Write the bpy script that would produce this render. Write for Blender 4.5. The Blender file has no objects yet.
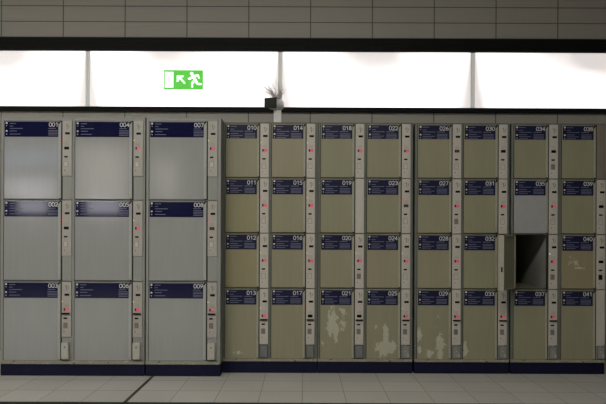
import bpy, bmesh, math, random
from mathutils import Vector, Matrix

C = bpy.context.scene
COL = C.collection
random.seed(7)

# ------------------------------------------------------------------ camera, world, lights, exposure
H = 1.122                       # eye height
F = 580.0                       # focal length in pixels of the 606 wide frame
cam = bpy.data.cameras.new('camera')
cam.sensor_width = 36.0
cam.lens = F * 36.0 / 606.0
cam.shift_y = 35.0 / 606.0
cam.clip_start = 0.05
co = bpy.data.objects.new('camera', cam)
co.location = (0, 0, H)
co.rotation_euler = (math.radians(90), -0.0042, 0)
COL.objects.link(co)
C.camera = co

w = bpy.data.worlds.new('world')
C.world = w
w.use_nodes = True
w.node_tree.nodes['Background'].inputs[0].default_value = (0.75, 0.82, 1.0, 1)
w.node_tree.nodes['Background'].inputs[1].default_value = 0.15

C.view_settings.view_transform = 'Standard'
C.view_settings.look = 'None'
C.view_settings.gamma = 1.0
C.view_settings.use_curve_mapping = False
C.view_settings.exposure = 0.0

CEIL_EMIT = 58.0                # ceiling lamps
BOX_EMIT = 1.5                 # light boxes above the lockers
PANE_EMIT = 5.5                  # unseen glowing panes added across the passage
CEIL_Z = 4.1
BACK_Y = -5.5
WALL_Y = 5.63


# ------------------------------------------------------------------ node helpers
class NT:
    def __init__(self, name):
        self.m = bpy.data.materials.new(name)
        self.m.use_nodes = True
        self.t = self.m.node_tree
        self.b = self.t.nodes['Principled BSDF']
        self.out = self.t.nodes['Material Output']

    def n(self, typ, **kw):
        nd = self.t.nodes.new(typ)
        for k, v in kw.items():
            setattr(nd, k, v)
        return nd

    def l(self, a, b):
        self.t.links.new(a, b)

    def val(self, sock, v):
        if isinstance(v, (int, float)):
            sock.default_value = v
        else:
            self.l(v, sock)

    def math(self, op, a, b=0.0, c=None, clamp=False):
        nd = self.n('ShaderNodeMath', operation=op)
        nd.use_clamp = clamp
        self.val(nd.inputs[0], a)
        self.val(nd.inputs[1], b)
        if c is not None:
            self.val(nd.inputs[2], c)
        return nd.outputs[0]

    def xyz(self, kind='Object'):
        tc = self.n('ShaderNodeTexCoord')
        s = self.n('ShaderNodeSeparateXYZ')
        self.l(tc.outputs[kind], s.inputs[0])
        return tc.outputs[kind], s.outputs[0], s.outputs[1], s.outputs[2]

    def noise(self, vec, scale, detail=3, rough=0.55, stretch=None):
        if stretch:
            mp = self.n('ShaderNodeMapping')
            mp.inputs['Scale'].default_value = stretch
            self.l(vec, mp.inputs[0])
            vec = mp.outputs[0]
        nd = self.n('ShaderNodeTexNoise')
        nd.inputs['Scale'].default_value = scale
        nd.inputs['Detail'].default_value = detail
        nd.inputs['Roughness'].default_value = rough
        self.l(vec, nd.inputs['Vector'])
        return nd.outputs['Fac']

    def mix(self, fac, a, b):
        nd = self.n('ShaderNodeMix', data_type='RGBA')
        self.val(nd.inputs[0], fac)
        for s, v in ((nd.inputs[6], a), (nd.inputs[7], b)):
            if isinstance(v, (tuple, list)):
                s.default_value = (*v[:3], 1)
            else:
                self.l(v, s)
        return nd.outputs[2]

    def ramp(self, fac, lo, hi):
        nd = self.n('ShaderNodeMapRange')
        nd.clamp = True
        self.l(fac, nd.inputs[0])
        nd.inputs[1].default_value = lo
        nd.inputs[2].default_value = hi
        return nd.outputs[0]

    def bump(self, h, strength=0.2, dist=0.002):
        nd = self.n('ShaderNodeBump')
        nd.inputs['Strength'].default_value = strength
        nd.inputs['Distance'].default_value = dist
        self.l(h, nd.inputs['Height'])
        self.l(nd.outputs[0], self.b.inputs['Normal'])

    def line(self, coord, period, offset, width):
        """1 on a thin line repeated every period"""
        a = self.math('SUBTRACT', coord, offset)
        a = self.math('DIVIDE', a, period)
        a = self.math('ADD', a, 0.5)
        a = self.math('FRACT', a)
        a = self.math('SUBTRACT', a, 0.5)
        a = self.math('ABSOLUTE', a)
        return self.math('LESS_THAN', a, width / period / 2)


def srgb(r, g, b):
    f = lambda c: (c / 255 / 12.92) if c / 255 <= 0.04045 else ((c / 255 + 0.055) / 1.055) ** 2.4
    return (f(r), f(g), f(b))


def plain(name, col, rough=0.5, metal=0.0, spec=0.5, var=0.06, scale=25, stretch=None, bump=0.0):
    n = NT(name)
    v, x, y, z = n.xyz()
    f = n.noise(v, scale, stretch=stretch)
    a = tuple(c * (1 - var) for c in col)
    b = tuple(min(1, c * (1 + var)) for c in col)
    n.l(n.mix(n.ramp(f, 0.3, 0.7), a, b), n.b.inputs['Base Color'])
    n.b.inputs['Roughness'].default_value = rough
    n.b.inputs['Metallic'].default_value = metal
    n.b.inputs['Specular IOR Level'].default_value = spec
    if bump:
        n.bump(f, bump)
    return n.m


def emit(name, col, strength):
    n = NT(name)
    n.b.inputs['Base Color'].default_value = (*col, 1)
    n.b.inputs['Emission Color'].default_value = (*col, 1)
    n.b.inputs['Emission Strength'].default_value = strength
    n.b.inputs['Roughness'].default_value = 0.4
    return n.m


def worn(name, base, chip, rust, rough=0.5, spec=0.4, amount=0.64, streak=0.05):
    """painted sheet metal with soft vertical streaks, sparse chips"""
    n = NT(name)
    v, x, y, z = n.xyz()
    st = n.noise(v, 6, 4, stretch=(4, 4, 0.4))
    a = tuple(c * (1 - streak) for c in base)
    b = tuple(c * (1 + streak) for c in base)
    col = n.mix(n.ramp(st, 0.3, 0.7), a, b)
    ch = n.ramp(n.noise(v, 38, 5, 0.6), amount, amount + 0.02)
    col = n.mix(ch, col, chip)
    ru = n.ramp(n.noise(v, 24, 5, 0.65), amount + 0.05, amount + 0.09)
    col = n.mix(ru, col, rust)
    n.l(col, n.b.inputs['Base Color'])
    n.b.inputs['Roughness'].default_value = rough
    n.b.inputs['Specular IOR Level'].default_value = spec
    n.bump(st, 0.03)
    return n.m


BEIGE = (0.262, 0.254, 0.168)
CHIP = (0.46, 0.45, 0.35)
RUST = (0.09, 0.05, 0.025)


def peeled(name, blobs, base=BEIGE, seed=0.0):
    """beige paint with pale flaked patches: blobs = (x, z, rx, rz, strength) in door space"""
    n = NT(name)
    v, x, y, z = n.xyz()
    mp = n.n('ShaderNodeMapping')
    mp.inputs['Location'].default_value = (seed, seed * 1.7, seed * 0.6)
    n.l(v, mp.inputs[0])
    vv = mp.outputs[0]
    st = n.noise(v, 6, 4, stretch=(9, 9, 0.5))
    col = n.mix(n.ramp(st, 0.3, 0.7), tuple(c * 0.95 for c in base), tuple(c * 1.05 for c in base))
    field = None
    for (bx, bz, rx, rz, s) in blobs:
        dx = n.math('DIVIDE', n.math('SUBTRACT', x, bx), rx)
        dz = n.math('DIVIDE', n.math('SUBTRACT', z, bz), rz)
        d = n.math('ADD', n.math('MULTIPLY', dx, dx), n.math('MULTIPLY', dz, dz))
        g = n.math('MULTIPLY', n.math('EXPONENT', n.math('MULTIPLY', d, -1.0)), s)
        field = g if field is None else n.math('MAXIMUM', field, g)
    nz = n.noise(vv, 22, 6, 0.65, stretch=(1.2, 1, 0.8))
    tot = n.math('ADD', n.math('MULTIPLY', field, 0.45), nz)
    fine = n.math('ADD', n.math('MULTIPLY', field, 0.22), n.noise(vv, 75, 3, 0.5))
    mask = n.math('MAXIMUM', n.ramp(tot, 0.70, 0.72), n.ramp(fine, 0.735, 0.755))
    pale = n.mix(n.ramp(n.noise(vv, 60, 3), 0.3, 0.7), tuple(c * 0.9 for c in CHIP), CHIP)
    col = n.mix(mask, col, pale)
    n.l(col, n.b.inputs['Base Color'])
    n.b.inputs['Roughness'].default_value = 0.5
    n.b.inputs['Specular IOR Level'].default_value = 0.4
    n.bump(mask, 0.25, 0.0008)
    return n.m


M = {}
M['beige'] = worn('beige_paint', BEIGE, CHIP, RUST, 0.45, 0.4, 0.80)
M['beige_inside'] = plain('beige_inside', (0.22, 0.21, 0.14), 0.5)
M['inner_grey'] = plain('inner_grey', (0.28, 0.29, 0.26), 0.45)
M['door_grey'] = worn('grey_gloss_paint', (0.305, 0.314, 0.308), (0.42, 0.41, 0.38), RUST, 0.12, 0.75, 0.86, 0.035)
M['door_lilac'] = plain('lilac_grey_paint', (0.33, 0.335, 0.33), 0.4, var=0.03)
M['frame_grey'] = worn('grey_green_frame', (0.275, 0.284, 0.265), (0.35, 0.34, 0.28), RUST, 0.4, 0.4, 0.72)
M['post'] = worn('grey_green_post', (0.145, 0.155, 0.135), (0.36, 0.36, 0.30), (0.02, 0.02, 0.018), 0.4, 0.4, 0.665)
M['rail'] = worn('cream_rail', (0.27, 0.26, 0.20), (0.36, 0.34, 0.27), (0.05, 0.035, 0.02), 0.5, 0.3, 0.58)
M['strip'] = plain('door_edge', (0.33, 0.325, 0.26), 0.4)
M['strip_grey'] = plain('door_edge_grey', (0.35, 0.355, 0.34), 0.35)
M['panel'] = plain('cream_panel', (0.49, 0.465, 0.415), 0.5, var=0.04, scale=14)
M['panel_grey'] = plain('grey_cream_panel', (0.385, 0.37, 0.335), 0.45, var=0.04, scale=14)
M['panel_brown'] = plain('brown_blank_panel', (0.20, 0.175, 0.145), 0.5, var=0.08, scale=8)
M['blue'] = plain('navy_label', (0.006, 0.007, 0.042), 0.07, spec=0.55, var=0.1)
M['blue_dull'] = plain('navy_label_matt', (0.009, 0.010, 0.042), 0.4, spec=0.25, var=0.15)
M['plinth'] = plain('navy_plinth', (0.004, 0.0045, 0.026), 0.5, spec=0.25, var=0.25, scale=8)
M['white_print'] = plain('white_print', (0.62, 0.62, 0.62), 0.5, var=0.02)
M['pale_print'] = plain('pale_print', (0.13, 0.14, 0.22), 0.5, var=0.1)
M['black'] = plain('black_plastic', (0.004, 0.004, 0.004), 0.5, spec=0.1)
M['dark_gap'] = plain('dark_gap', (0.012, 0.012, 0.011), 0.8)  # near-black colour standing in for shade around the doors
M['grey_print'] = plain('grey_print', (0.16, 0.15, 0.14), 0.5)
M['panel_line'] = plain('panel_line', (0.25, 0.2, 0.17), 0.5)
M['key_dark'] = plain('dark_keypad', (0.18, 0.165, 0.145), 0.5)
M['key_light'] = plain('light_keypad', (0.50, 0.47, 0.40), 0.4)
M['metal'] = plain('dull_steel', (0.21, 0.215, 0.215), 0.35, 0.4, var=0.15, scale=10)
M['steel_worn'] = worn('worn_steel', (0.22, 0.22, 0.20), (0.42, 0.42, 0.36), (0.04, 0.035, 0.03), 0.4, 0.5, 0.56)
M['white_flap'] = plain('pale_flap', (0.42, 0.41, 0.36), 0.4)
M['led_red'] = emit('red_led', (0.75, 0.14, 0.11), 0.4)
M['led_yellow'] = emit('yellow_led', (0.6, 0.57, 0.3), 0.3)
M['led_white'] = emit('white_led', (0.8, 0.85, 0.75), 0.4)
M['led_off'] = plain('unlit_led', (0.12, 0.08, 0.06), 0.4)
M['disp_red'] = emit('red_display', (0.62, 0.08, 0.14), 0.42)
M['disp_dim'] = emit('dim_display', (0.10, 0.02, 0.02), 0.1)
M['trim_dark'] = plain('dark_trim', (0.006, 0.007, 0.007), 0.6, spec=0.15, var=0.15)
M['trim_green'] = plain('dark_green_trim', (0.016, 0.018, 0.016), 0.6, spec=0.15, var=0.15)
M['cam_white'] = plain('white_plastic', (0.72, 0.71, 0.69), 0.4)
M['cam_glass'] = plain('dark_green_glass', (0.025, 0.032, 0.025), 0.45, spec=0.2)
M['strand'] = plain('pale_strand', (0.60, 0.55, 0.52), 0.6)
M['joint'] = emit('acrylic_joint', (0.50, 0.50, 0.47), 0.45)  # weak emission stands in for light coming through from behind
M['sign_green'] = emit('sign_green', (0.06, 0.50, 0.028), 0.8)
M['sign_white'] = emit('sign_white', (0.95, 1.0, 0.95), 0.95)
M['ceiling'] = plain('ceiling_paint', (0.35, 0.34, 0.31), 0.8)
M['side_wall'] = plain('side_wall_paint', (0.26, 0.25, 0.22), 0.7)
M['lamp_diffuser'] = emit('lamp_diffuser', (1.0, 0.96, 0.885), CEIL_EMIT)
M['lamp_body'] = plain('lamp_body', (0.5, 0.5, 0.48), 0.4)
M['window_glow'] = emit('window_glow', (0.95, 0.92, 1.0), PANE_EMIT)
M['window_blue'] = emit('window_blue', (0.55, 0.68, 1.0), PANE_EMIT * .45)
M['window_dim'] = emit('window_dim', (1.0, 0.93, 0.82), PANE_EMIT * .4)


def wall_material():
    n = NT('wall_tiles')
    v, x, y, z = n.xyz()
    grain = n.noise(v, 3, 4, stretch=(1.0, 1, 14))
    big = n.noise(v, 0.8, 2)
    col = n.mix(n.ramp(grain, 0.25, 0.75), (0.335, 0.322, 0.285), (0.385, 0.37, 0.33))
    col = n.mix(n.ramp(big, 0.3, 0.7), col, (0.37, 0.355, 0.315))
    vx = n.line(x, 0.6, 0.065, 0.010)
    hz = n.line(z, 0.1515, 3.2045, 0.0085)
    up = n.math('GREATER_THAN', z, 2.6)
    hz = n.math('MULTIPLY', hz, up)
    j = n.math('MAXIMUM', vx, hz)
    col = n.mix(n.math('MULTIPLY', j, 0.8), col, (0.05, 0.047, 0.04))
    n.l(col, n.b.inputs['Base Color'])
    n.b.inputs['Roughness'].default_value = 0.45
    n.b.inputs['Specular IOR Level'].default_value = 0.3
    n.bump(n.math('SUBTRACT', 1.0, j), 0.4, 0.004)
    return n.m


def floor_material():
    n = NT('floor_tiles')
    v, x, y, z = n.xyz()
    sp = n.noise(v, 60, 3)
    bg = n.noise(v, 2.2, 3)
    # one flat tone per tile
    fx = n.math('FLOOR', n.math('DIVIDE', x, 0.3))
    fy = n.math('FLOOR', n.math('DIVIDE', n.math('SUBTRACT', y, 3.92), 0.3))
    cv = n.n('ShaderNodeCombineXYZ')
    n.l(fx, cv.inputs[0])
    n.l(fy, cv.inputs[1])
    wn = n.n('ShaderNodeTexWhiteNoise')
    n.l(cv.outputs[0], wn.inputs[0])
    col = n.mix(wn.outputs[0], (0.41, 0.403, 0.378), (0.46, 0.452, 0.426))
    col = n.mix(n.math('MULTIPLY', n.ramp(bg, 0.35, 0.75), 0.35), col, (0.35, 0.34, 0.30))
    col = n.mix(n.math('MULTIPLY', n.ramp(sp, 0.5, 0.8), 0.25), col, (0.32, 0.31, 0.28))
    jx = n.line(x, 0.3, 0.0, 0.0055)
    jy = n.line(y, 0.3, 3.92, 0.009)
    j = n.math('MAXIMUM', jx, jy)
    col = n.mix(n.math('MULTIPLY', j, 0.62), col, (0.055, 0.052, 0.042))
    d = n.math('LESS_THAN', n.math('ABSOLUTE', n.math('ADD', x, 1.2)), 0.0135)
    col = n.mix(d, col, (0.03, 0.03, 0.024))
    n.l(col, n.b.inputs['Base Color'])
    n.b.inputs['Roughness'].default_value = 0.42
    n.b.inputs['Specular IOR Level'].default_value = 0.4
    n.bump(n.math('SUBTRACT', 1.0, j), 0.3, 0.002)
    return n.m


def box_material(cx, hollow, wide):
    """translucent sheet lit unevenly by the tubes behind it"""
    n = NT('light_sheet')
    v, x, y, z = n.xyz()                 # sheet runs x -0.915..0.915, z 0..0.53
    ax = n.math('DIVIDE', n.math('ABSOLUTE', x), 0.917)
    lowz = n.math('DIVIDE', z, 0.53)
    nz = n.noise(v, 2.6, 3)
    # dim corner near joints (lower) and dim hollow at the top middle
    c1 = n.ramp(ax, 0.70, 1.02)
    c1 = n.math('MULTIPLY', n.math('MULTIPLY', c1, c1), n.ramp(lowz, 1.1, 0.05))
    dx = n.math('DIVIDE', n.math('SUBTRACT', x, cx), wide)
    dz = n.math('DIVIDE', n.math('SUBTRACT', lowz, 1.06), 0.5)
    d = n.math('ADD', n.math('MULTIPLY', dx, dx), n.math('MULTIPLY', dz, dz))
    c2 = n.math('EXPONENT', n.math('MULTIPLY', d, -1.3))
    edge = n.math('MULTIPLY', n.ramp(ax, 0.955, 1.0), 0.5)
    dim = n.math('ADD', n.math('MULTIPLY', c1, 1.1), n.math('MULTIPLY', c2, hollow))
    dim = n.math('ADD', dim, edge)
    dim = n.math('MULTIPLY', dim, n.math('ADD', 0.45, nz))
    st = n.math('SUBTRACT', 1.0, dim)
    st = n.math('MAXIMUM', n.math('MULTIPLY', st, BOX_EMIT), 0.62)
    col = n.mix(n.ramp(dim, 0.05, 0.5), (1.0, 0.985, 0.985), (1.0, 0.92, 0.90))
    n.b.inputs['Base Color'].default_value = (0.6, 0.6, 0.6, 1)
    n.l(col, n.b.inputs['Emission Color'])
    n.l(st, n.b.inputs['Emission Strength'])
    n.b.inputs['Roughness'].default_value = 0.35
    return n.m


M['wall'] = wall_material()
M['floor'] = floor_material()
SHEETS = [box_material(*a) for a in ((0.04, 1.0, 0.42), (-0.1, 0.75, 0.4), (-0.02, 0.85, 0.38), (0.3, 0.95, 0.65))]


# ------------------------------------------------------------------ mesh helpers
DIGIT = {
    '0': [[(0, .25), (0, .75), (.15, 1), (.45, 1), (.6, .75), (.6, .25), (.45, 0), (.15, 0), (0, .25)]],
    '1': [[(.08, .76), (.38, 1), (.38, 0)]],
    '2': [[(0, .78), (.12, .97), (.45, 1), (.6, .8), (.55, .55), (0, 0), (.6, 0)]],
    '3': [[(0, .95), (.3, 1), (.57, .85), (.55, .62), (.25, .52), (.6, .38), (.6, .15), (.4, 0), (0, .04)]],
    '4': [[(.45, 0), (.45, 1), (0, .3), (.62, .3)]],
    '5': [[(.55, 1), (.08, 1), (.04, .58), (.4, .62), (.6, .4), (.5, .08), (.25, 0), (0, .05)]],
    '6': [[(.5, 1), (.15, .72), (0, .35), (.1, .05), (.4, 0), (.6, .2), (.55, .5), (.3, .6), (.03, .42)]],
    '7': [[(0, 1), (.6, 1), (.22, 0)]],
    '8': [[(.3, .54), (.05, .7), (.1, .95), (.3, 1), (.5, .95), (.55, .7), (.3, .54), (0, .33), (.05, .06), (.3, 0), (.55, .06), (.6, .33), (.3, .54)]],
    '9': [[(.1, 0), (.45, .28), (.6, .65), (.5, .95), (.2, 1), (0, .8), (.05, .5), (.3, .4), (.57, .58)]],
}


class MB:
    """collects shapes with material slots and links them as one mesh object"""
    def __init__(self):
        self.bm = bmesh.new()
        self.mats = []

    def slot(self, m):
        if m not in self.mats:
            self.mats.append(m)
        return self.mats.index(m)

    def _mark(self, faces, m, smooth=False):
        i = self.slot(m)
        for f in faces:
            f.material_index = i
            f.smooth = smooth

    def box(self, x0, x1, y0, y1, z0, z1, m, bev=0.0, seg=1):
        bm = self.bm
        vs = [bm.verts.new((x, y, z)) for x in (x0, x1) for y in (y0, y1) for z in (z0, z1)]
        idx = ((0, 1, 3, 2), (4, 6, 7, 5), (0, 4, 5, 1), (2, 3, 7, 6), (0, 2, 6, 4), (1, 5, 7, 3))
        fs = [bm.faces.new([vs[i] for i in q]) for q in idx]
        if bev > 0:
            es = list({e for f in fs for e in f.edges})
            r = bmesh.ops.bevel(bm, geom=es, offset=bev, segments=seg, affect='EDGES', profile=0.5)
            fs = [f for f in bm.faces if f.is_valid and all(v in r['verts'] or True for v in f.verts) and f.material_index == 0 and not f.tag]
        self._tagmark(fs, m)
        return self

    def _tagmark(self, fs, m, smooth=False):
        i = self.slot(m)
        for f in fs:
            if not f.tag:
                f.material_index = i
                f.smooth = smooth
                f.tag = True

    def poly(self, pts, y0, y1, m):
        """prism: outline pts (x, z) from y0 (front) to y1 (back)"""
        bm = self.bm
        a = [bm.verts.new((x, y0, z)) for x, z in pts]
        b = [bm.verts.new((x, y1, z)) for x, z in pts]
        fs = [bm.faces.new(a), bm.faces.new(b[::-1])]
        n = len(pts)
        for i in range(n):
            j = (i + 1) % n
            fs.append(bm.faces.new((a[i], b[i], b[j], a[j])))
        self._tagmark(fs, m)
        return self

    def capsule(self, p, q, r, y0, y1, m, n=8):
        d = Vector((q[0] - p[0], q[1] - p[1]))
        a = math.atan2(d.y, d.x) if d.length > 1e-9 else 0
        pts = []
        for k in range(n + 1):
            t = a + math.pi / 2 + math.pi * k / n
            pts.append((p[0] + r * math.cos(t), p[1] + r * math.sin(t)))
        for k in range(n + 1):
            t = a - math.pi / 2 + math.pi * k / n
            pts.append((q[0] + r * math.cos(t), q[1] + r * math.sin(t)))
        return self.poly(pts, y0, y1, m)

    def tube(self, pts, r, m, n=5):
        bm = self.bm
        rings = []
        for i, p in enumerate(pts):
            p = Vector(p)
            a = Vector(pts[max(0, i - 1)])
            b = Vector(pts[min(len(pts) - 1, i + 1)])
            d = (b - a).normalized()
            u = d.orthogonal().normalized()
            v = d.cross(u)
            rr = r[i] if isinstance(r, (list, tuple)) else r
            rings.append([bm.verts.new(p + (u * math.cos(2 * math.pi * k / n) + v * math.sin(2 * math.pi * k / n)) * rr) for k in range(n)])
        fs = []
        for a, b in zip(rings, rings[1:]):
            for k in range(n):
                fs.append(bm.faces.new((a[k], a[(k + 1) % n], b[(k + 1) % n], b[k])))
        fs.append(bm.faces.new(rings[0][::-1]))
        fs.append(bm.faces.new(rings[-1]))
        self._tagmark(fs, m, True)
        return self

    def number(self, s, x_right, z_top, height, m, y0, y1, width):
        """a number in bold upright strokes, right aligned"""
        n = len(s)
        rad = height * .068
        cell = width / n
        gw = cell - 2 * rad - height * .06
        gh = height - 2 * rad
        for i, ch in enumerate(s):
            ox = x_right - width + i * cell + rad
            oz = z_top - height + rad
            k = 0
            for line in DIGIT[ch]:
                pts = [(ox + px / .6 * gw, oz + pz * gh) for px, pz in line]
                for p, q in zip(pts, pts[1:]):
                    k += 1
                    self.capsule(p, q, rad, y0 - k * 2e-5, y1, m, 4)
        return self

    def build(self, name, parent=None, loc=(0, 0, 0), rot=None, matrix=None):
        me = bpy.data.meshes.new(name)
        bmesh.ops.recalc_face_normals(self.bm, faces=self.bm.faces[:])
        if matrix is not None:
            self.bm.transform(matrix)
        self.bm.to_mesh(me)
        self.bm.free()
        for m in self.mats:
            me.materials.append(m)
        o = bpy.data.objects.new(name, me)
        COL.objects.link(o)
        o.location = loc
        if rot:
            o.rotation_euler = rot
        if parent:
            o.parent = parent
        return o


def struct(o):
    o['kind'] = 'structure'
    return o


def thing(name, loc, label, cat, group=None):
    o = bpy.data.objects.new(name, None)
    o.empty_display_size = 0.1
    COL.objects.link(o)
    o.location = loc
    tag(o, label, cat, group)
    return o


def tag(o, label, cat, group=None):
    o['label'] = label
    o['category'] = cat
    if group:
        o['group'] = group
    return o


# ------------------------------------------------------------------ the room
RX = 9.0
struct(MB().box(-RX, RX, BACK_Y, WALL_Y + 0.2, -0.2, 0.0, M['floor']).build('floor'))
struct(MB().box(-RX, RX, BACK_Y, WALL_Y + 0.2, CEIL_Z, CEIL_Z + 0.2, M['ceiling']).build('ceiling'))
BY = 5.60                        # face of the light boxes, set in a long niche in the wall
BZ0, BZ1 = 2.372, 2.908
wb = MB()
wb.box(-RX, RX, WALL_Y, WALL_Y + 0.2, 0.0, BZ0 - .02, M['wall'])
wb.box(-RX, RX, WALL_Y, WALL_Y + 0.2, BZ1 + .02, CEIL_Z, M['wall'])
wb.box(-RX, RX, WALL_Y + .12, WALL_Y + 0.2, BZ0 - .02, BZ1 + .02, M['wall'])
struct(wb.build('wall_back'))
struct(MB().box(-RX, RX, BACK_Y - 0.2, BACK_Y, 0.0, CEIL_Z, M['side_wall']).build('wall_front'))
struct(MB().box(-RX - 0.2, -RX, BACK_Y - 0.2, WALL_Y + 0.2, 0.0, CEIL_Z, M['side_wall']).build('wall_left'))
struct(MB().box(RX, RX + 0.2, BACK_Y - 0.2, WALL_Y + 0.2, 0.0, CEIL_Z, M['side_wall']).build('wall_right'))
# dark slot along the floor in front of the lockers
struct(MB().box(-RX, RX, 3.80, 3.918, 0.0, 0.002, M['trim_green']).build('trim_1'))
# dark metal rails above and below the row of light boxes, fixed to the wall
t = MB()
t.box(-RX, RX, 5.59, WALL_Y, 2.968, 3.040, M['trim_green'], 0.004)
t.box(-RX, RX, 5.575, WALL_Y, BZ1, 2.967, M['trim_dark'], 0.004)
struct(t.build('trim_2'))
t = MB()
t.box(-RX, RX, 5.585, WALL_Y, 2.331, 2.352, M['trim_green'], 0.003)
t.box(-RX, RX, 5.58, WALL_Y, 2.352, BZ0, M['trim_dark'], 0.003)
struct(t.build('trim_3'))
# unseen glowing panes added opposite, placed for the reflections in the glossy doors
for i, (x0, x1, z0, z1, wm) in enumerate(((-7.25, -6.5, 1.70, 2.05, 'window_glow'), (-5.5, -4.65, 1.70, 2.1, 'window_glow'), (-7.7, -6.3, 2.2, 2.5, 'window_glow'),
                                      (-7.9, -6.1, 2.95, 3.3, 'window_blue'), (-5.7, -4.5, 2.25, 3.4, 'window_dim'), (-3.75, -3.2, 2.1, 3.1, 'window_dim'))):
    wn = MB()
    wn.box(x0 - .06, x1 + .06, BACK_Y, BACK_Y + .05, z0 - .06, z1 + .06, M['lamp_body'])
    wn.box(x0, x1, BACK_Y + .05, BACK_Y + .056, z0, z1, M[wm])
    struct(wn.build('window_%d' % (i + 1)))

# ------------------------------------------------------------------ ceiling lamps
for i, (x, y, lab) in enumerate(((-4.9, 1.0, 'long ceiling lamp at the left end of the passage'),
                                 (-2.3, 1.0, 'long ceiling lamp left of the middle of the passage'),
                                 (0.2, 1.0, 'long ceiling lamp right of the middle of the passage'))):
    L = thing('ceiling_lamp', (x, y, CEIL_Z), lab, 'ceiling lamp', 'ceiling lamps over the passage')
    MB().box(-.95, .95, -.17, .17, -.07, 0, M['lamp_body'], .01).build('lamp_housing', L)
    MB().box(-.9, .9, -.13, .13, -.085, -.07, M['lamp_diffuser']).build('lamp_diffuser', L)

# ------------------------------------------------------------------ light boxes
boxes = ((-3.945, 'backlit white light box at the far left end of the row'),
         (-2.085, 'backlit white light box with the green exit sign in front'),
         (-0.2268, 'backlit white light box in the row, right of the security camera'),
         (1.634, 'rightmost backlit white light box, above the lockers from 030 on'))
for (x0, lab), sheet in zip(boxes, SHEETS):
    W = 1.858
    hz = BZ1 - BZ0
    L = thing('light_box', (x0 + W / 2, BY + .105, BZ0), lab, 'light box', 'row of light boxes over the lockers')
    hb = MB()
    hw = W / 2 - .004
    hb.box(-hw, hw, -.09, -.002, 0, .012, M['lamp_body'])
    hb.box(-hw, hw, -.09, -.002, hz - .011, hz, M['lamp_body'])
    hb.box(-hw, -hw + .012, -.09, -.002, .012, hz - .011, M['lamp_body'])
    hb.box(hw - .012, hw, -.09, -.002, .012, hz - .011, M['lamp_body'])
    hb.build('housing', L)
    MB().box(-W / 2 + .0215, W / 2 - .0215, -.105, -.091, 0, hz, sheet).build('diffuser', L)
    MB().box(-W / 2, -W / 2 + .021, -.106, -.091, 0, hz, M['joint'], .003).build('joint_strip', L)
    MB().box(W / 2 - .021, W / 2, -.106, -.091, 0, hz, M['joint'], .003).build('joint_strip', L)

# ------------------------------------------------------------------ lockers
ICON = [((.34, .1), (.5, .1)), ]
PX = 1 / 122.0                   # one photo pixel in metres on the lock panels


def digits_label(num, wd, ht, large, dull):
    """blue number label, origin at its top left corner, face at y=0 towards -y"""
    b = MB()
    blue = M['blue_dull'] if dull else M['blue']
    b.box(0, wd, -.0015, 0, -ht, 0, blue)
    y0, y1 = -.0022, -.0014
    u = PX
    wp, pp = M['white_print'], M['pale_print']

    def bar(xa, za, length, th=.006, m=pp):
        b.box(xa * u, (xa + length) * u, y0, y1, -(za * u) - th / 2, -(za * u) + th / 2, m)
    # pictograms down the left side: bag, arrow, cup, arrow shapes
    icons = ((1.5, .0135), (4.2, .008), (9.3, .012), (12.4, .009))
    for k, (zc, s) in enumerate(icons):
        cx, cz = 1.9 * u, -zc * u
        if k % 2 == 0:
            b.box(cx - s * .55, cx + s * .55, y0, y1, cz - s * .5, cz + s * .35, wp)
            b.box(cx - s * .25, cx + s * .25, y0, y1, cz + s * .35, cz + s * .55, wp)
        else:
            b.poly([(cx - s * .5, cz + s * .2), (cx + s * .5, cz + s * .2), (cx, cz - s * .6)], y0, y1, wp)
            b.box(cx - s * .15, cx + s * .15, y0, y1, cz + s * .2, cz + s * .6, wp)
    # rows of small unreadable print
    if large:
        for zc, ln in ((2.0, 6), (4.5, 3.2), (6.8, 12.5), (9.3, 7), (12.3, 10.5)):
            bar(5, zc, ln, .005)
        for zc in (6.6, 8.6, 10.1, 11.6, 13.1):
            bar(wd / u - 9.8, zc, 9.2 if zc > 7 else 7.5, .005)
    else:
        for zc, ln in ((1.8, 6.5), (4.6, 4), (6.6, 12.5), (9.0, 8), (11.0, 12), (12.8, 9)):
            bar(4, zc, ln, .0055)
        for zc in (6.6, 8.9, 10.3, 11.7, 13.0):
            bar(18.5, zc, 10.4 if zc > 8 else 8, .0055)
    if large:
        b.number(num, wd + .2 * u, -.8 * u, .034, wp, -.0024, -.0014, .077)
    else:
        b.number(num, wd - .4 * u, -1.0 * u, .034, wp, -.0024, -.0014, .076)
    return b


def edge_strip(wd, ht, mat):
    """upright folded edge of a door: cut slantwise at the top, rounded at the bottom; origin top left"""
    b = MB()
    r = wd * .95
    pts = [(0, -.030), (wd, -.006), (wd, -ht)]
    for k in range(7):
        a = math.pi / 2 * k / 6
        pts.append((wd - r * math.sin(a) * 1.0, -ht + r * 1.6 * (1 - math.cos(a))))
    b.poly(pts, -.008, 0, mat)
    return b


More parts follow.
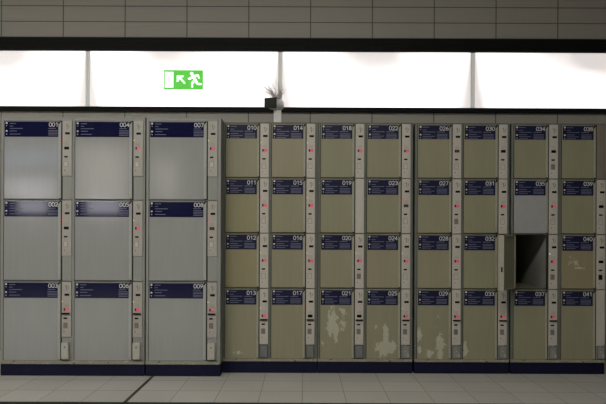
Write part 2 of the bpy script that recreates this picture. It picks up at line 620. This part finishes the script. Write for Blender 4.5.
def lock_panel(parent, x, z, wd, ht, st, white=False):
    """lock panel with its fittings as sub-parts; x, z is its top left corner"""
    pm = M['panel_brown'] if st.get('brown') else M['panel'] if not white else M['panel_grey']
    b = MB()
    b.box(0, wd, -.012, .0, -ht, 0, pm, .0015)
    b.mats  # one plate with its printed marks
    u = PX
    blank = st.get('blank')
    yf = -.0128
    if not blank:
        cx = 4.6 * u
        # printed hand and key marks
        b.poly([(cx - .004, -3.2 * u), (cx + .002, -3.4 * u), (cx + .006, -8.6 * u), (cx + .001, -8.8 * u)], yf, -.0118, M['grey_print'])
        b.box(cx - .010, cx - .006, yf, -.0118, -5.2 * u, -3.6 * u, M['panel_line'])
        b.box(cx + .012, cx + .017, yf, -.0118, -7.2 * u, -4.2 * u, M['panel_line'])
        for zc in (22.0, 23.2, 24.3, 38.2):
            b.box(2.4 * u, 6.6 * u, yf, -.0118, -zc * u - .001, -zc * u + .001, M['panel_line'])
        b.box(2.6 * u, 6.4 * u, yf, -.0118, -51.2 * u, -51.0 * u, M['panel_line'])
    p = b.build('lock_panel', parent, (x, 0, z))
    if not blank:
        def sub(name, xa, xb, za, zb, m, dy=.004, bev=.001):
            MB().box(-(xb - xa) * u / 2, (xb - xa) * u / 2, -dy, 0, -(zb - za) * u / 2, (zb - za) * u / 2, m, bev).build(
                name, p, ((xa + xb) / 2 * u, -.0122, -(za + zb) / 2 * u))
        sub('ticket_slot', 2.8, 7.3, 11.5, 13.6, M['black'], .003)
        led = st.get('led')
        if led:
            sub('indicator_light', .1, 1.3, 18.2, 20.0, M['led_' + led], .004, .002)
        d = st.get('disp', 'red')
        sub('display_frame', 1.9, 6.6, 25.5, 28.3, M['panel_line'] if d == 'red' else M['black'], .001, 0)
        if d == 'red':
            MB().box(0, .010, -.002, 0, -.009, .009, M['black']).build('display_shutter', p, (2.2 * u, -.0134, -26.9 * u))
            MB().box(-.013, .016, -.002, 0, -.0105, .0105, M['disp_red'], .0015).build('display', p, (4.9 * u, -.0134, -26.9 * u))
        elif d == 'dim':
            MB().box(-.014, .014, -.002, 0, -.008, .008, M['disp_dim'], .0015).build('display', p, (4.3 * u, -.0134, -26.9 * u))
        if st.get('bar'):
            sub('coin_shelf', .7, 8.0, 30.2, 31.6, M['black'], .012)
        sub('coin_slot', 2.0, 5.4, 34.7, 36.2, M['black'], .003)
        km = {'dark': M['key_dark'], 'black': M['black'], 'light': M['key_light']}.get(st.get('key'), M['panel'])
        sub('keypad_frame', 1.6, 5.8, 39.6, 45.2, M['panel_line'], .001, 0)
        sub('keypad', 2.0, 5.4, 40.0, 44.8, km, .003)
        kb = MB()
        k = 1.0 * u
        kb.poly([(k * .6 * math.cos(a * math.pi / 5), k * .6 * math.sin(a * math.pi / 5)) for a in range(10)], -.003, 0, M['grey_print'])
        kb.build('key_lock', p, (2.4 * u, -.0122, -48.6 * u))
    return p


def bank(kind, px0, px1, cols, rows, top, door_bottom, rail_bottom, ppm, ydoor, ydepth, numbers, states, label, group, door_mats):
    """a bank of lockers as one cabinet; cols = header offsets in px, rows = row tops in px"""
    s = 1 / ppm
    large = kind == 'large'
    Z = lambda p: H + (237 - p) * s
    x0 = (px0 - 303) * s
    x1 = (px1 - 303) * s
    W = x1 - x0
    ob = thing('locker_bank', (x0, ydoor, 0), label, 'locker', group)
    fr = M['frame_grey'] if large else M['post']
    hw = (53.5 if large else 30.6) * s         # header width
    hh = (15.2 if large else 14.8) * s
    stripw = 4.0 * s if large else 2.9 * s
    pw = (9.4 if large else 8.5) * s
    cols = [c - (.7 if large else .8) for c in cols]
    zt, zb = Z(top), Z(door_bottom)
    # carcass: sides, back, top, floors between the compartments, posts
    b = MB()
    th = .012
    fy = .012                                  # frame faces sit just behind the door faces
    b.box(0, th, fy, ydepth, Z(rail_bottom), zt, fr)
    b.box(W - th, W, fy, ydepth, Z(rail_bottom), zt, fr)
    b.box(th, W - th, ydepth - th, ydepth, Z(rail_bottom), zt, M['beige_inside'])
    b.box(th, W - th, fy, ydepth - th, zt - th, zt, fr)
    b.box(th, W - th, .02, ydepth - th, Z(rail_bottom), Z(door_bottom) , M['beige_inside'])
    b.build('carcass', ob)
    f = MB()
    edges = []                                 # column spans: door left, panel right
    for c in cols:
        a = c * s - 1.2 * s
        e = c * s + hw + stripw + pw + .3 * s
        edges.append((a, e))
    last = 0.0
    yb = .03
    for (a, e) in edges:
        f.box(last, a, 0, yb, zb, zt, fr, .002)
        last = e
    f.box(last, W, 0, yb, zb, zt, fr, .002)
    f.box(0, W, -.002, yb, Z(top), Z(top) + .0001, fr)
    for (a, e) in edges:
        f.box(a, e, 0, yb, Z(rows[0]) + .001, zt, fr)
        for r in rows[1:]:
            f.box(a, e, .004, yb, Z(r) , Z(r) + 1.1 * s, fr)
    f.build('face_frame', ob)
    for ci, (a, e) in enumerate(edges):
        g = MB()                               # partitions between compartments
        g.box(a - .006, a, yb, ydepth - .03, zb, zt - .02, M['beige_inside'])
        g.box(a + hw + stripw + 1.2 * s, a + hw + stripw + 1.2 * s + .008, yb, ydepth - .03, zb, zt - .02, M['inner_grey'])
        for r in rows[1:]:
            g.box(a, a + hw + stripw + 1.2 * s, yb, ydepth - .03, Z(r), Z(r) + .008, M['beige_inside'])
        g.build('partitions', ob)
    MB().box(0, W, -.006, .02, Z(rail_bottom), zb, M['rail'], .002).build('bottom_rail', ob)
    MB().box(.0, W, .004, ydepth - .02, 0, Z(rail_bottom), M['plinth'], .002).build('plinth', ob)
    # doors and lock panels
    for ci, c in enumerate(cols):
        for ri, r in enumerate(rows):
            num = numbers[ci][ri]
            st = states.get(num, {})
            bot = rows[ri + 1] if ri + 1 < len(rows) else door_bottom
            last_row = ri + 1 == len(rows)
            dz_top = Z(r) - .3 * s
            dh = (bot - r - (1.5 if not last_row else .4)) * s
            dw = hw + 1.4 * s + stripw * .3
            dx = (c - .7) * s
            dm = door_mats.get(num, door_mats[None])
            d = MB()
            opened = st.get('open')
            if opened:
                d.box(0, dw + stripw * .7, 0, .006, -dh, 0, dm, .002)
                # folded channel around the back of the door
                for q in ((0.004, .012, -dh + .004, -.004), (dw + stripw * .7 - .010, dw + stripw * .7 - .002, -dh + .004, -.004)):
                    d.box(q[0], q[1], .006, .050, q[2], q[3], M['strip'])
                d.box(.012, dw + stripw * .7 - .010, .006, .050, -dh + .004, -dh + .012, M['strip'])
                d.box(.012, dw + stripw * .7 - .010, .006, .050, -.012, -.004, M['strip'])
                d.box(.012, dw + stripw * .7 - .010, .010, .042, -dh + .012, -.012, dm)
            else:
                d.box(0, dw, 0, .02, -dh, 0, dm, .0025)
            do = d.build('door', ob, (dx, -.003, dz_top))
            if opened:
                do['label'] = 'beige locker door standing open on its left hinge'
                do.rotation_euler = (0, 0, -math.radians(opened))
                do.location.y = -.006
                do.location.x = dx - .034
                # latch slot in the free edge
                MB().box(0, .002, -.006, .006, -.02, .02, M['black']).build('latch_slot', do, (dw + stripw * .7 - .0015, .034, -dh * .62))
            elif num == '035':
                do['label'] = 'light grey door'
            elif num in ('021', '025', '029'):
                do['label'] = 'beige door with pale flaked paint numbered ' + num
            y_l = -.0005
            hb = digits_label(num, hw, (13.8 * s if (ri == 0 and not large) else hh), large, not large)
            hb.build('number_label', do, (.7 * s, y_l, -.9 * s))
            if not opened:
                edge_strip(stripw * .7, dh - .5 * s, M['strip_grey'] if large else M['strip']).build(
                    'door_edge', ob, ((c) * s + hw + .2 * s, -.0005, dz_top)).parent = ob
                MB().poly([(0, 0), (stripw * .6, 0), (0, -.022)], -.009, -.001, M['black']).build(
                    'finger_notch', ob, (c * s + hw + .5 * s, -.0005, dz_top - 1.0 * s))
                gap_x = (c - 1.2) * s - ((c) * s + hw + stripw + .05 * s)
            MB().box(-stripw * .7, .0045, 0, .003, -dh, 0, M['dark_gap']).box(gap_x, gap_x + .0042, .0024, .004, -dh, 0, M['dark_gap']).box(
                gap_x, .0045, .0024, .0044, -dh - .004, -dh, M['dark_gap']).build('door_gap', ob, ((c) * s + hw + stripw + .05 * s, -.0037, dz_top))  # shade in the gaps beside and below the door, modelled as dark strips
            pst = dict(st)
            if last_row:
                pst['bar'] = True
            ph = (bot - r - .9) * s
            if large or last_row:
                ph = 55.2 * s
            xp = (c * s + hw + stripw + .45 * s)
            if large and ri == 2:
                pst['bar'] = True
            pn = lock_panel(ob, xp, Z(r) - .2 * s, pw, ph, pst, white=large)
            zz = Z(r) - .2 * s - ph
            rest = zz - (Z(bot) + .8 * s)
            if large and not last_row:
                MB().box(0, pw, -.004, .0, -rest, 0, fr, .001).build('blank_plate', ob, (xp, -.0, zz - .0005))
            elif large:
                MB().box(0, pw, -.004, 0, -rest, 0, fr, .001).build('blank_plate', ob, (xp, 0, zz - .0005))
                fl = MB().box(.004, pw - .012, -.03, 0, -rest * .95, -rest * .22, M['white_flap'], .003).build('coin_return', ob, (xp, -.004, zz))
                MB().poly([(.007 * math.cos(k * .628), .007 * math.sin(k * .628)) for k in range(10)], -.002, 0, M['grey_print']).build(
                    'key_lock', fl, (pw * .45, -.030, -rest * .42))
            elif last_row:
                mm = M['steel_worn'] if num in ('025', '029', '033', '037', '041') else M['metal']
                q = MB()
                q.box(0, pw, -.008, 0, -rest, 0, M['black'])
                q.box(.005, pw - .005, -.016, -.008, -rest + .003, -.005, mm, .002)
                q.build('coin_return', ob, (xp, 0, zz))
    return ob


R = dict
states = {
    '001': R(led='red', disp='off', key='light'), '002': R(led='red', disp='off', key='none'), '003': R(led='yellow', key='dark'),
    '004': R(led='yellow', key='light'), '005': R(led='yellow', key='none'), '006': R(led='yellow', key='dark'),
    '007': R(led='yellow', key='light'), '008': R(led='red', disp='dim', key='none'), '009': R(led='yellow', key='dark'),
    '010': R(led='yellow', key='light'), '011': R(led='red', key='light'), '012': R(led='yellow', key='none'), '013': R(led='yellow', key='dark'),
    '014': R(led='yellow'), '015': R(led='yellow'), '016': R(led='yellow'), '017': R(led='red', disp='off', key='dark'),
    '018': R(), '019': R(blank=True), '020': R(led='yellow', key='dark'), '021': R(led='red', disp='off', key='dark'),
    '022': R(key='light'), '023': R(led='red', disp='dim'), '024': R(led='yellow'), '025': R(led='yellow', key='dark'),
    '026': R(led='red', disp='dim'), '027': R(key='dark'), '028': R(), '029': R(key='dark'),
    '030': R(disp='off'), '031': R(), '032': R(), '033': R(key='dark'),
    '034': R(disp='off', key='dark'), '035': R(), '036': R(led='white', key='dark', open=128), '037': R(key='dark'),
    '038': R(blank=True, brown=True), '039': R(disp='off'), '040': R(disp='off', key='black'), '041': R(blank=True),
}
NUM = lambda a, n: ['%03d' % (a + i) for i in range(n)]

# door paint with flaked patches; door space: x from the left edge, z down from the top edge (metres)
u = 1 / 121.3
dm = {None: M['beige']}
dm['021'] = peeled('flaked_paint_a', ((12.5 * u, -33 * u, 6 * u, 13 * u, 1.0), (16 * u, -45 * u, 3 * u, 10 * u, .75), (5 * u, -55 * u, 5 * u, 8 * u, .45), (22 * u, -30 * u, 5 * u, 16 * u, .45)), seed=1.3)
dm['025'] = peeled('flaked_paint_b', ((19.5 * u, -59 * u, 9 * u, 8 * u, 1.25), (19.5 * u, -46 * u, 3.2 * u, 13 * u, 1.1), (9 * u, -38 * u, 3 * u, 3 * u, .4)), seed=4.1)
dm['029'] = peeled('flaked_paint_c', ((23 * u, -56 * u, 4.5 * u, 14 * u, .95), (2 * u, -45 * u, 2.4 * u, 7 * u, 1.0), (2.5 * u, -60 * u, 2 * u, 4 * u, 1.0), (13 * u, -64 * u, 4 * u, 4 * u, .9), (20 * u, -28 * u, 8 * u, 4 * u, .3)), seed=7.7)
dm['033'] = peeled('flaked_paint_d', ((2 * u, -58 * u, 2.5 * u, 8 * u, .85),), seed=2.2)
dm['040'] = peeled('flaked_paint_e', ((13 * u, -26 * u, 7 * u, 5 * u, .55), (17 * u, -33 * u, 6 * u, 1.2 * u, .9)), (0.27, 0.235, 0.145), seed=3.1)
dm['013'] = peeled('flaked_paint_f', ((14 * u, -64 * u, 6 * u, 3 * u, .6),), seed=5.5)
dm['035'] = M['door_lilac']
for k, c in (('011', (.255, .24, .14)), ('012', (.262, .237, .14)), ('013x', None), ('014', (.28, .258, .175)), ('016', (.265, .25, .165)), ('024', (.28, .258, .175)), ('028', (.272, .255, .168))):
    if c:
        dm[k] = worn('beige_paint_' + k, c, CHIP, RUST, .45, .4, .78)

lg = {None: M['door_grey']}
LR = (121.6, 201.3, 282.5)
bank('large', 0.8, 144.9, (4.6, 75.5), LR, 118.2, 361.3, 365.0, 124.7, 4.65, .95,
     [NUM(1, 3), NUM(4, 3)], states, 'wide grey locker bank with six large doors numbered 001 to 006', 'grey banks of large lockers', lg)
bank('large', 146.1, 220.7, (4.5,), LR, 118.2, 361.3, 365.0, 124.7, 4.65, .95,
     [NUM(7, 3)], states, 'narrow grey locker bank with three large doors numbered 007 to 009', 'grey banks of large lockers', lg)
SR = (123.8, 178.5, 233.6, 288.7)
for px0, px1, off, n0 in ((223.3, 317.6, (3.6, 49.8), 10), (318.1, 412.7, (3.9, 50.2), 18), (414.7, 509.3, (4.2, 50.3), 26), (511.0, 605.0, (4.2, 51.9), 34)):
    extra = {10: 'next to the large grey ones', 18: 'flaked paint lowest', 26: 'left of the open door', 34: 'one door hanging open'}[n0]
    bank('small', px0, px1, off, SR, 122.5, 358.6, 361.4, 121.3, 4.78, .82,
         [NUM(n0, 4), NUM(n0 + 4, 4)], states,
         'beige locker bank with small doors numbered %03d to %03d, %s' % (n0, n0 + 7, extra), 'beige banks of small lockers', dm)

# ------------------------------------------------------------------ emergency exit sign in front of a light box
SY = 5.5875
sp = 1 / (F / SY)
SX = (163.1 - 303) * sp
SZ = H + (237 - 70.6) * sp
sg = thing('exit_sign', (SX, SY, SZ), 'green emergency exit sign with running man and arrow pointing up left', 'sign')
sc = sp / 10.1


def S(px, py):
    return ((px - 90) * sc, -(py - 103) * sc)


MB().box(0, 395 * sc, 0, .012, -194 * sc, 0, M['sign_green'], .001).build('sign_plate', sg)
wm = M['sign_white']
d = MB()
a, b2 = S(101, 280), S(187, 122)
d.box(a[0], b2[0], -.002, .001, a[1], b2[1], wm)
d.build('doorway_symbol', sg)
d = MB()
d.poly([S(221, 158), S(292, 158), S(288, 175), S(262, 177), S(310, 232), S(298, 244), S(248, 190), S(240, 218), S(221, 226)], -.002, .001, wm)
d.build('arrow_symbol', sg)
d = MB()
d.capsule(S(372, 138), S(373, 138), 16 * sc, -.002, .001, wm, 10)
d.poly([S(366, 160), S(412, 148), S(424, 160), S(410, 178), S(428, 208), S(412, 222), S(388, 214), S(388, 186)], -.002, .001, wm)
for p, q, r in (((378, 172), (342, 190), 8), ((380, 180), (350, 194), 8), ((412, 156), (436, 158), 8), ((436, 158), (447, 182), 8),
                ((396, 212), (377, 236), 11), ((377, 236), (377, 272), 9), ((416, 212), (430, 240), 11), ((430, 242), (464, 244), 9)):
    d.capsule(S(*p), S(*q), r * sc, -.0023 - r * 1e-5, .001, wm)
d.build('running_man_symbol', sg)

# ------------------------------------------------------------------ security camera on top of the lockers
cy = 5.10
cp = 1 / (F / cy)
Pz = lambda y: H + (237 - y) * cp
Px = lambda x: (x - 303) * cp
ctop = H + (237 - 122.5) / 121.3
cx0 = Px(277)
cm = thing('security_camera', (cx0, cy, ctop), 'small white security camera with dark square glass on top of the lockers', 'camera')
b = MB()
b.box(-.033, .033, -.02, .02, 0, Pz(110.5) - ctop, M['cam_white'], .003)
b.box(-.045, .045, -.035, .035, 0, .006, M['cam_white'])
b.build('bracket', cm)
MB().box(0, .028, -.03, .0, 0, .055, M['grey_print'], .003).build('cable_box', cm, (.038, .03, 0))
head = bpy.data.objects.new('camera_head', None)
hp = MB()
# rounded housing built along +y behind the glass
n = 14
rings = []
for (yy, r) in ((0, .052), (.01, .058), (.12, .058), (.155, .048), (.17, .03), (.175, .012)):
    ring = []
    for k in range(20):
        t_ = 2 * math.pi * k / 20
        cxx, czz = math.cos(t_), math.sin(t_)
        m_ = max(abs(cxx), abs(czz)) ** .55
        ring.append(hp.bm.verts.new((cxx * r / m_, yy, czz * r * .82 / m_)))
    rings.append(ring)
fs = [hp.bm.faces.new(rings[0]), hp.bm.faces.new(rings[-1][::-1])]
for r0, r1 in zip(rings, rings[1:]):
    for k in range(20):
        fs.append(hp.bm.faces.new((r0[k], r0[(k + 1) % 20], r1[(k + 1) % 20], r1[k])))
hp._tagmark(fs, M['cam_white'], True)
rot = Matrix.Rotation(math.radians(-27), 4, 'Z') @ Matrix.Rotation(math.radians(5), 4, 'X') @ Matrix.Rotation(math.radians(3), 4, 'Y')
hl = (Px(270.6) - cx0, -.05, Pz(104.6) - ctop)
hs = hp.build('housing', cm, hl, matrix=rot)
g = MB()
g.box(-.060, .060, -.012, -.001, -.046, .046, M['black'], .003)
g.box(-.050, .050, -.0135, -.011, -.036, .036, M['cam_glass'], .001)
g.build('front_glass', cm, hl, matrix=rot)
bpy.data.objects.remove(head)
MB().tube([(hl[0] + .03, -.01, hl[2] - .04), (-.01, 0, Pz(111) - ctop)], .012, M['cam_white'], 8).build('swivel_joint', cm)

# wisps above the camera
tw = MB()
rnd = random.Random(3)
for k in range(80):
    a = rnd.uniform(-.062, .055)
    if k < 45:
        tx = rnd.uniform(-.135, -.03)
    else:
        tx = rnd.uniform(-.03, .10)
    top = rnd.uniform(.07, .19) * (1 - .25 * abs(tx) / .14)
    if tx > .05:
        top *= .7
    x0 = rnd.uniform(-.045, .03) if k < 45 else rnd.uniform(-.01, .05)
    y0 = rnd.uniform(-.02, .03)
    pts = [(x0, y0, 0), (x0 + (tx - x0) * .45, y0 + rnd.uniform(-.01, .02), top * .55), (tx, y0 + rnd.uniform(-.03, .04), top)]
    tw.tube(pts, [.0016, .0013, .0007], M['strand'], 4)
tb = tw.build('cobweb_tuft', None, (Px(275.5), 5.13, Pz(97.6)))
tag(tb, 'pale wispy tuft of thin strands sticking up above the security camera', 'cobweb')
